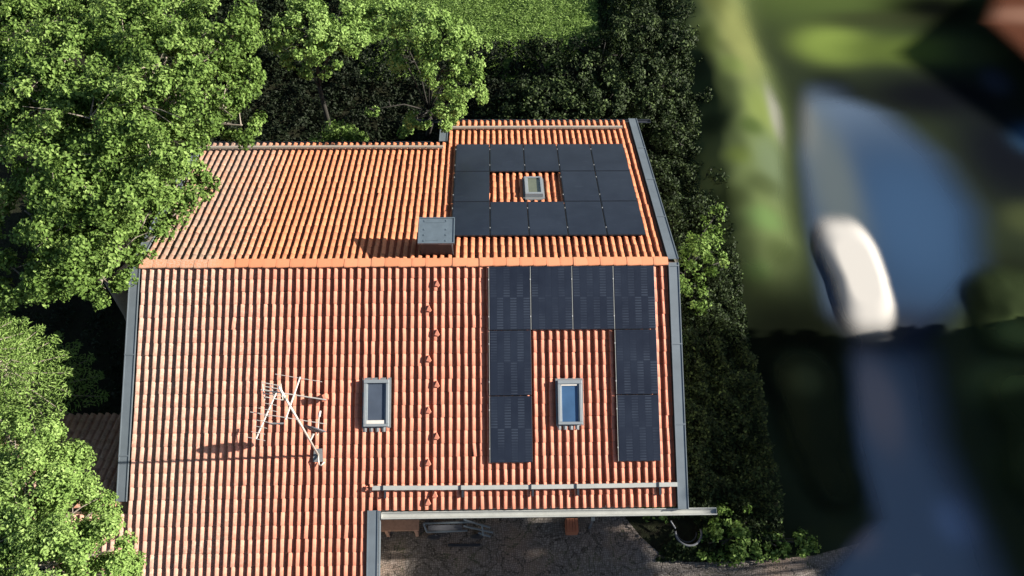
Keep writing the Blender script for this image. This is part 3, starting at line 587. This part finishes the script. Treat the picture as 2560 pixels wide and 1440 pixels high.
# ---------------------------------------------------------------- soft rounded hedge, vehicle and roof on the right
def mound(name, label, cat, xr, yr, hf_, cf, d=.1, group=None, mat=None):
    x, y, F = grid(*xr, *yr, d); h = hf_(x, y); c = cf(x, y, h)
    k = h[F].max(1) > .02; F = F[k]; loc = ((xr[0]+xr[1])/2, (yr[0]+yr[1])/2, 0)
    u, inv = np.unique(F, return_inverse=True); V = np.c_[x, y, h][u]-np.array(loc)
    o = npmesh(name, V, inv.reshape(-1, 4), mat or SOFT, None, {'col': c[u], 'soft': soft(h[u], 0.02, .6 if h.max() > 1 else .4)}, True); o.location = loc
    return tag(o, label, cat, group)
SOFT = mk_soft('soft_foliage', .9)
def hbump(L):
    def f(x, y):
        h = 0*x
        for bx, by, rx, ry, hh in L: h = np.maximum(h, 0)+hh*np.exp(-(((x-bx)/rx)**2+((y-by)/ry)**2)**1.15)*(1-.35*np.clip(h/4, 0, 1))
        return np.clip(h*(1+.10*nz(x, y, 2.0, 81))-.08, 0, 5)
    return f
def hedge_h(x, y):
    cr = np.interp(y, [0, 1.2, 2.5, 4, 6, 9, 12, 13.6, 15, 20], [.0, .05, .35, .8, 1.0, 1.1, 1.1, .9, .8, .7])
    xc = 8.8+.15*np.sin(y*.8); rw = np.interp(y, [0, 2, 5, 9, 13, 20], [1.1, 1.4, 1.6, 1.7, 1.8, 1.9])
    return np.clip(cr*np.exp(-((x-xc)/rw)**2)*(1+.08*nz(x, y, 1.2, 81))-.04, 0, 5)
k_ = 3.6
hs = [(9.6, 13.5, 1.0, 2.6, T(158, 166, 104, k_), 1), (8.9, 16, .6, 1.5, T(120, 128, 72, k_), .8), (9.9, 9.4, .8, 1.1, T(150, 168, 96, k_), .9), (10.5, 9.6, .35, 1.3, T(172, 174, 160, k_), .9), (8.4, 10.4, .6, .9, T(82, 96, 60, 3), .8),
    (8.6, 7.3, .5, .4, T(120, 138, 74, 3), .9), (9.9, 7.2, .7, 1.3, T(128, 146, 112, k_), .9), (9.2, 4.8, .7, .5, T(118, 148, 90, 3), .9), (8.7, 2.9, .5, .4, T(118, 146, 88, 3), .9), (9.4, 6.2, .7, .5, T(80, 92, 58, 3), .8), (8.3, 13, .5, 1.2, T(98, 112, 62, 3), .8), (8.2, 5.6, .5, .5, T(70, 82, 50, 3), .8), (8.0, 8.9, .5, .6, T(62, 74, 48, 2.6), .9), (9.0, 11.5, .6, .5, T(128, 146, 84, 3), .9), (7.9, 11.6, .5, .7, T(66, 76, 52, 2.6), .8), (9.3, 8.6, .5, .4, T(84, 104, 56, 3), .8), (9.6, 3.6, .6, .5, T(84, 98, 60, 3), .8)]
hs.append((9, .8, 4, 1.9, T(26, 31, 22, 2.4), 1))  # painted darkening that eases the hedge into the tree shadow
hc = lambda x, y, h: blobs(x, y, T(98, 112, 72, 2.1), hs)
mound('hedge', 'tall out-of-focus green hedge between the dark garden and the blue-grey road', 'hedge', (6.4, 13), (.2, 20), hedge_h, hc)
dk = lambda x, y, h: blobs(x, y, (.010, .014, .008), [(9.5, -1, .5, .5, (.03, .04, .02), .8)])
mound('bush', 'low blurred dark bush left of the narrow part of the road', 'bush', (8, 11.8), (-5.2, .8), hbump([(9.6, -.7, 1.2, 1.1, .6), (9.6, -2.6, 1.1, 1.4, .55), (9.9, -4.3, .8, .7, .4)]), dk, group='blurred bushes beside the road')
gk = lambda x, y, h: blobs(x, y, (.016, .023, .010), [(16.6, .6, .7, .5, (.07, .10, .035), .9), (15.8, -1, 1, .4, (.06, .085, .03), .8), (16.3, -3.6, .6, .6, (.08, .10, .04), .9)])
mound('bush', 'blurred green bush at the right edge opposite the white vehicle', 'bush', (14.2, 20), (-.6, 4), hbump([(17.0, 2.2, 1.5, 1.2, .5), (16.6, .6, 1.4, .9, .4)]), gk, group='blurred bushes beside the road')
mound('bush', 'blurred green bush near the lower right corner', 'bush', (13.6, 20), (-7, 0), hbump([(16.4, -1.5, 1.5, 1.1, .6), (16.0, -3.8, 1.3, 1.2, .6)]), gk, group='blurred bushes beside the road')
# white rounded vehicle
def car():
    car_ = empty('parked_car', (12.3, 3.0, 0), 'bright white rounded out-of-focus car at the left side of the blue-grey road', 'car')
    x, y, F = grid(10.4, 14.2, .2, 5.9, .06)
    cx = np.interp(y, [.9, 1.8, 2.8, 4, 5.1], [12.1, 12.2, 12.2, 12.05, 11.95]); hw = np.interp(y, [.7, 1.3, 2.6, 4, 5.3], [.84, .92, .88, .98, .92])
    d = np.maximum(np.abs(x-cx)/hw, np.abs(y-3.0)/2.1); d = ((np.abs(x-cx)/hw)**3.2+(np.abs(y-3.0)/2.12)**3.2)**(1/3.2)
    h = .28*soft(1.38-d, 0, .85)
    col = blobs(x, y, (.38, .365, .34), []); k = h[F].max(1) > .01; F = F[k]; u, inv = np.unique(F, return_inverse=True)
    V = np.c_[x, y, h+.03][u]
    return npmesh('body', V, inv.reshape(-1, 4), mk_soft('soft_white_paint', .6), car_, {'col': col[u], 'soft': soft(h[u], .01, .24)}, True)
car()
# neighbour's roof corner
nb = empty('neighbour_house', (22, 12.6, 0), 'corner of a blurred red tiled roof at the upper right edge', 'house')
x, y, F = grid(17.6, 28, 7.0, 17, .12)
m = soft((x-19.1)*1.0-np.abs(y-13.3-.0*(x-18))*.62+.3, -.3, .9)
z = 1.2+m*.0+np.where(y > 13.0, 13.0-y, (y-13.0)*.3)*.25+.25
c = blobs(x, y, T(122, 78, 60), [(21.3, 13.9, 2.0, .7, T(180, 136, 115), .9)])
k = m[F].max(1) > .01; F = F[k]; u, inv = np.unique(F, return_inverse=True)
npmesh('roof', np.c_[x, y, z][u], inv.reshape(-1, 4), mk_soft('soft_red_tiles', .8), nb, {'col': c[u], 'soft': m[u]}, True)
MB().box(22, 27, 11.2, 15, -.5, .3).build('wall', M['wall'], nb)

# ---------------------------------------------------------------- things under the front eave
t = empty('wooden_bench', (-2.4, -5.25, 0), 'reddish brown plank bench under the left end of the front gutter', 'bench')
MB().box(-2.98, -1.95, -5.36, -5.06, .78, .83).build('seat', M['board'], t)
for xx in (-2.85, -2.05): MB().box(xx-.04, xx+.04, -5.33, -5.09, 0, .78).build('leg', M['board'], t)
t = empty('garden_cart', (-1.1, -5.3, 0), 'grey metal frame with long bars lying under the front gutter', 'cart')
b = MB()
for (a_, b_) in (((-1.85, -5.12, .62), (-.55, -5.10, .62)), ((-.75, -5.06, .72), (-.02, -5.25, .60)), ((-1.75, -5.33, .5), (-.65, -5.30, .5)), ((-.75, -5.2, .6), (.05, -5.36, .5)), ((-.35, -5.35, .45), (-.02, -5.45, .40)), ((-1.75, -5.33, .5), (-1.85, -5.12, .62)), ((-.25, -5.2, .62), (-.22, -5.42, .42))): b.tube([a_, b_], .028, 6)
b.build('frame', M['zinc'], t); MB().box(-1.72, -.8, -5.29, -5.14, .3, .5).build('tray', M['ironwork'], t)
for xx in (-1.6, -.4): MB().tube([(xx, -5.36, .17), (xx, -5.41, .17)], .17, 16).build('wheel', M['dark'], t)
t = empty('plank', (-.7, -5.5, 0), 'thin dark plank lying on the cobbles in front of the grey frame', 'plank'); MB().box(-1.2, -.3, -5.62, -5.55, .015, .05).build('board', M['dark'], t)
t = empty('wooden_crate', (2.25, -5.2, 0), 'small red-brown wooden crate on the cobbles below the front gutter', 'crate')
b = MB().box(2.08, 2.38, -5.34, -5.0, .02, .06)
for k in range(3): b.box(2.08, 2.38, -5.36, -5.34, .05+k*.13, .15+k*.13).box(2.08, 2.38, -5.0, -4.98, .05+k*.13, .15+k*.13).box(2.06, 2.08, -5.35, -4.99, .05+k*.13, .15+k*.13).box(2.38, 2.40, -5.35, -4.99, .05+k*.13, .15+k*.13)
for k in range(4): b.box(2.09+k*.075, 2.15+k*.075, -5.34, -5.0, .42, .44)
b.build('slats', M['crate'], t)
t = empty('post', (2.75, -5.15, 0), 'slim grey post beside the red-brown crate', 'post'); MB().box(2.72, 2.78, -5.18, -5.12, 0, .95).build('shaft', M['ironwork'], t); MB().box(2.70, 2.80, -5.2, -5.1, .95, .98).build('cap', M['zinc_light'], t)
t = empty('bent_hoop', (5.45, -5.45, 0), 'dark curved metal hoop with a pale handle lying among plants beside the cobbles', 'hoop')
MB().tube([(5.45+.36*math.cos(a_), -5.38+.36*math.sin(a_), .28) for a_ in np.linspace(math.radians(175), math.radians(372), 22)], .032, 8).build('rim', M['ironwork'], t, True)
MB().tube([(5.42+.27*math.cos(a_), -5.36+.27*math.sin(a_), .20) for a_ in np.linspace(math.radians(185), math.radians(360), 18)], .018, 6).build('inner_rim', M['dark'], t, True)
MB().tube([(5.10, -5.28, .30), (4.97, -5.08, .38)], .022, 8).build('handle', M['ironwork'], t)

for o in bpy.data.objects:
    for k in ('_w', '_c'):
        if k in o: del o[k]
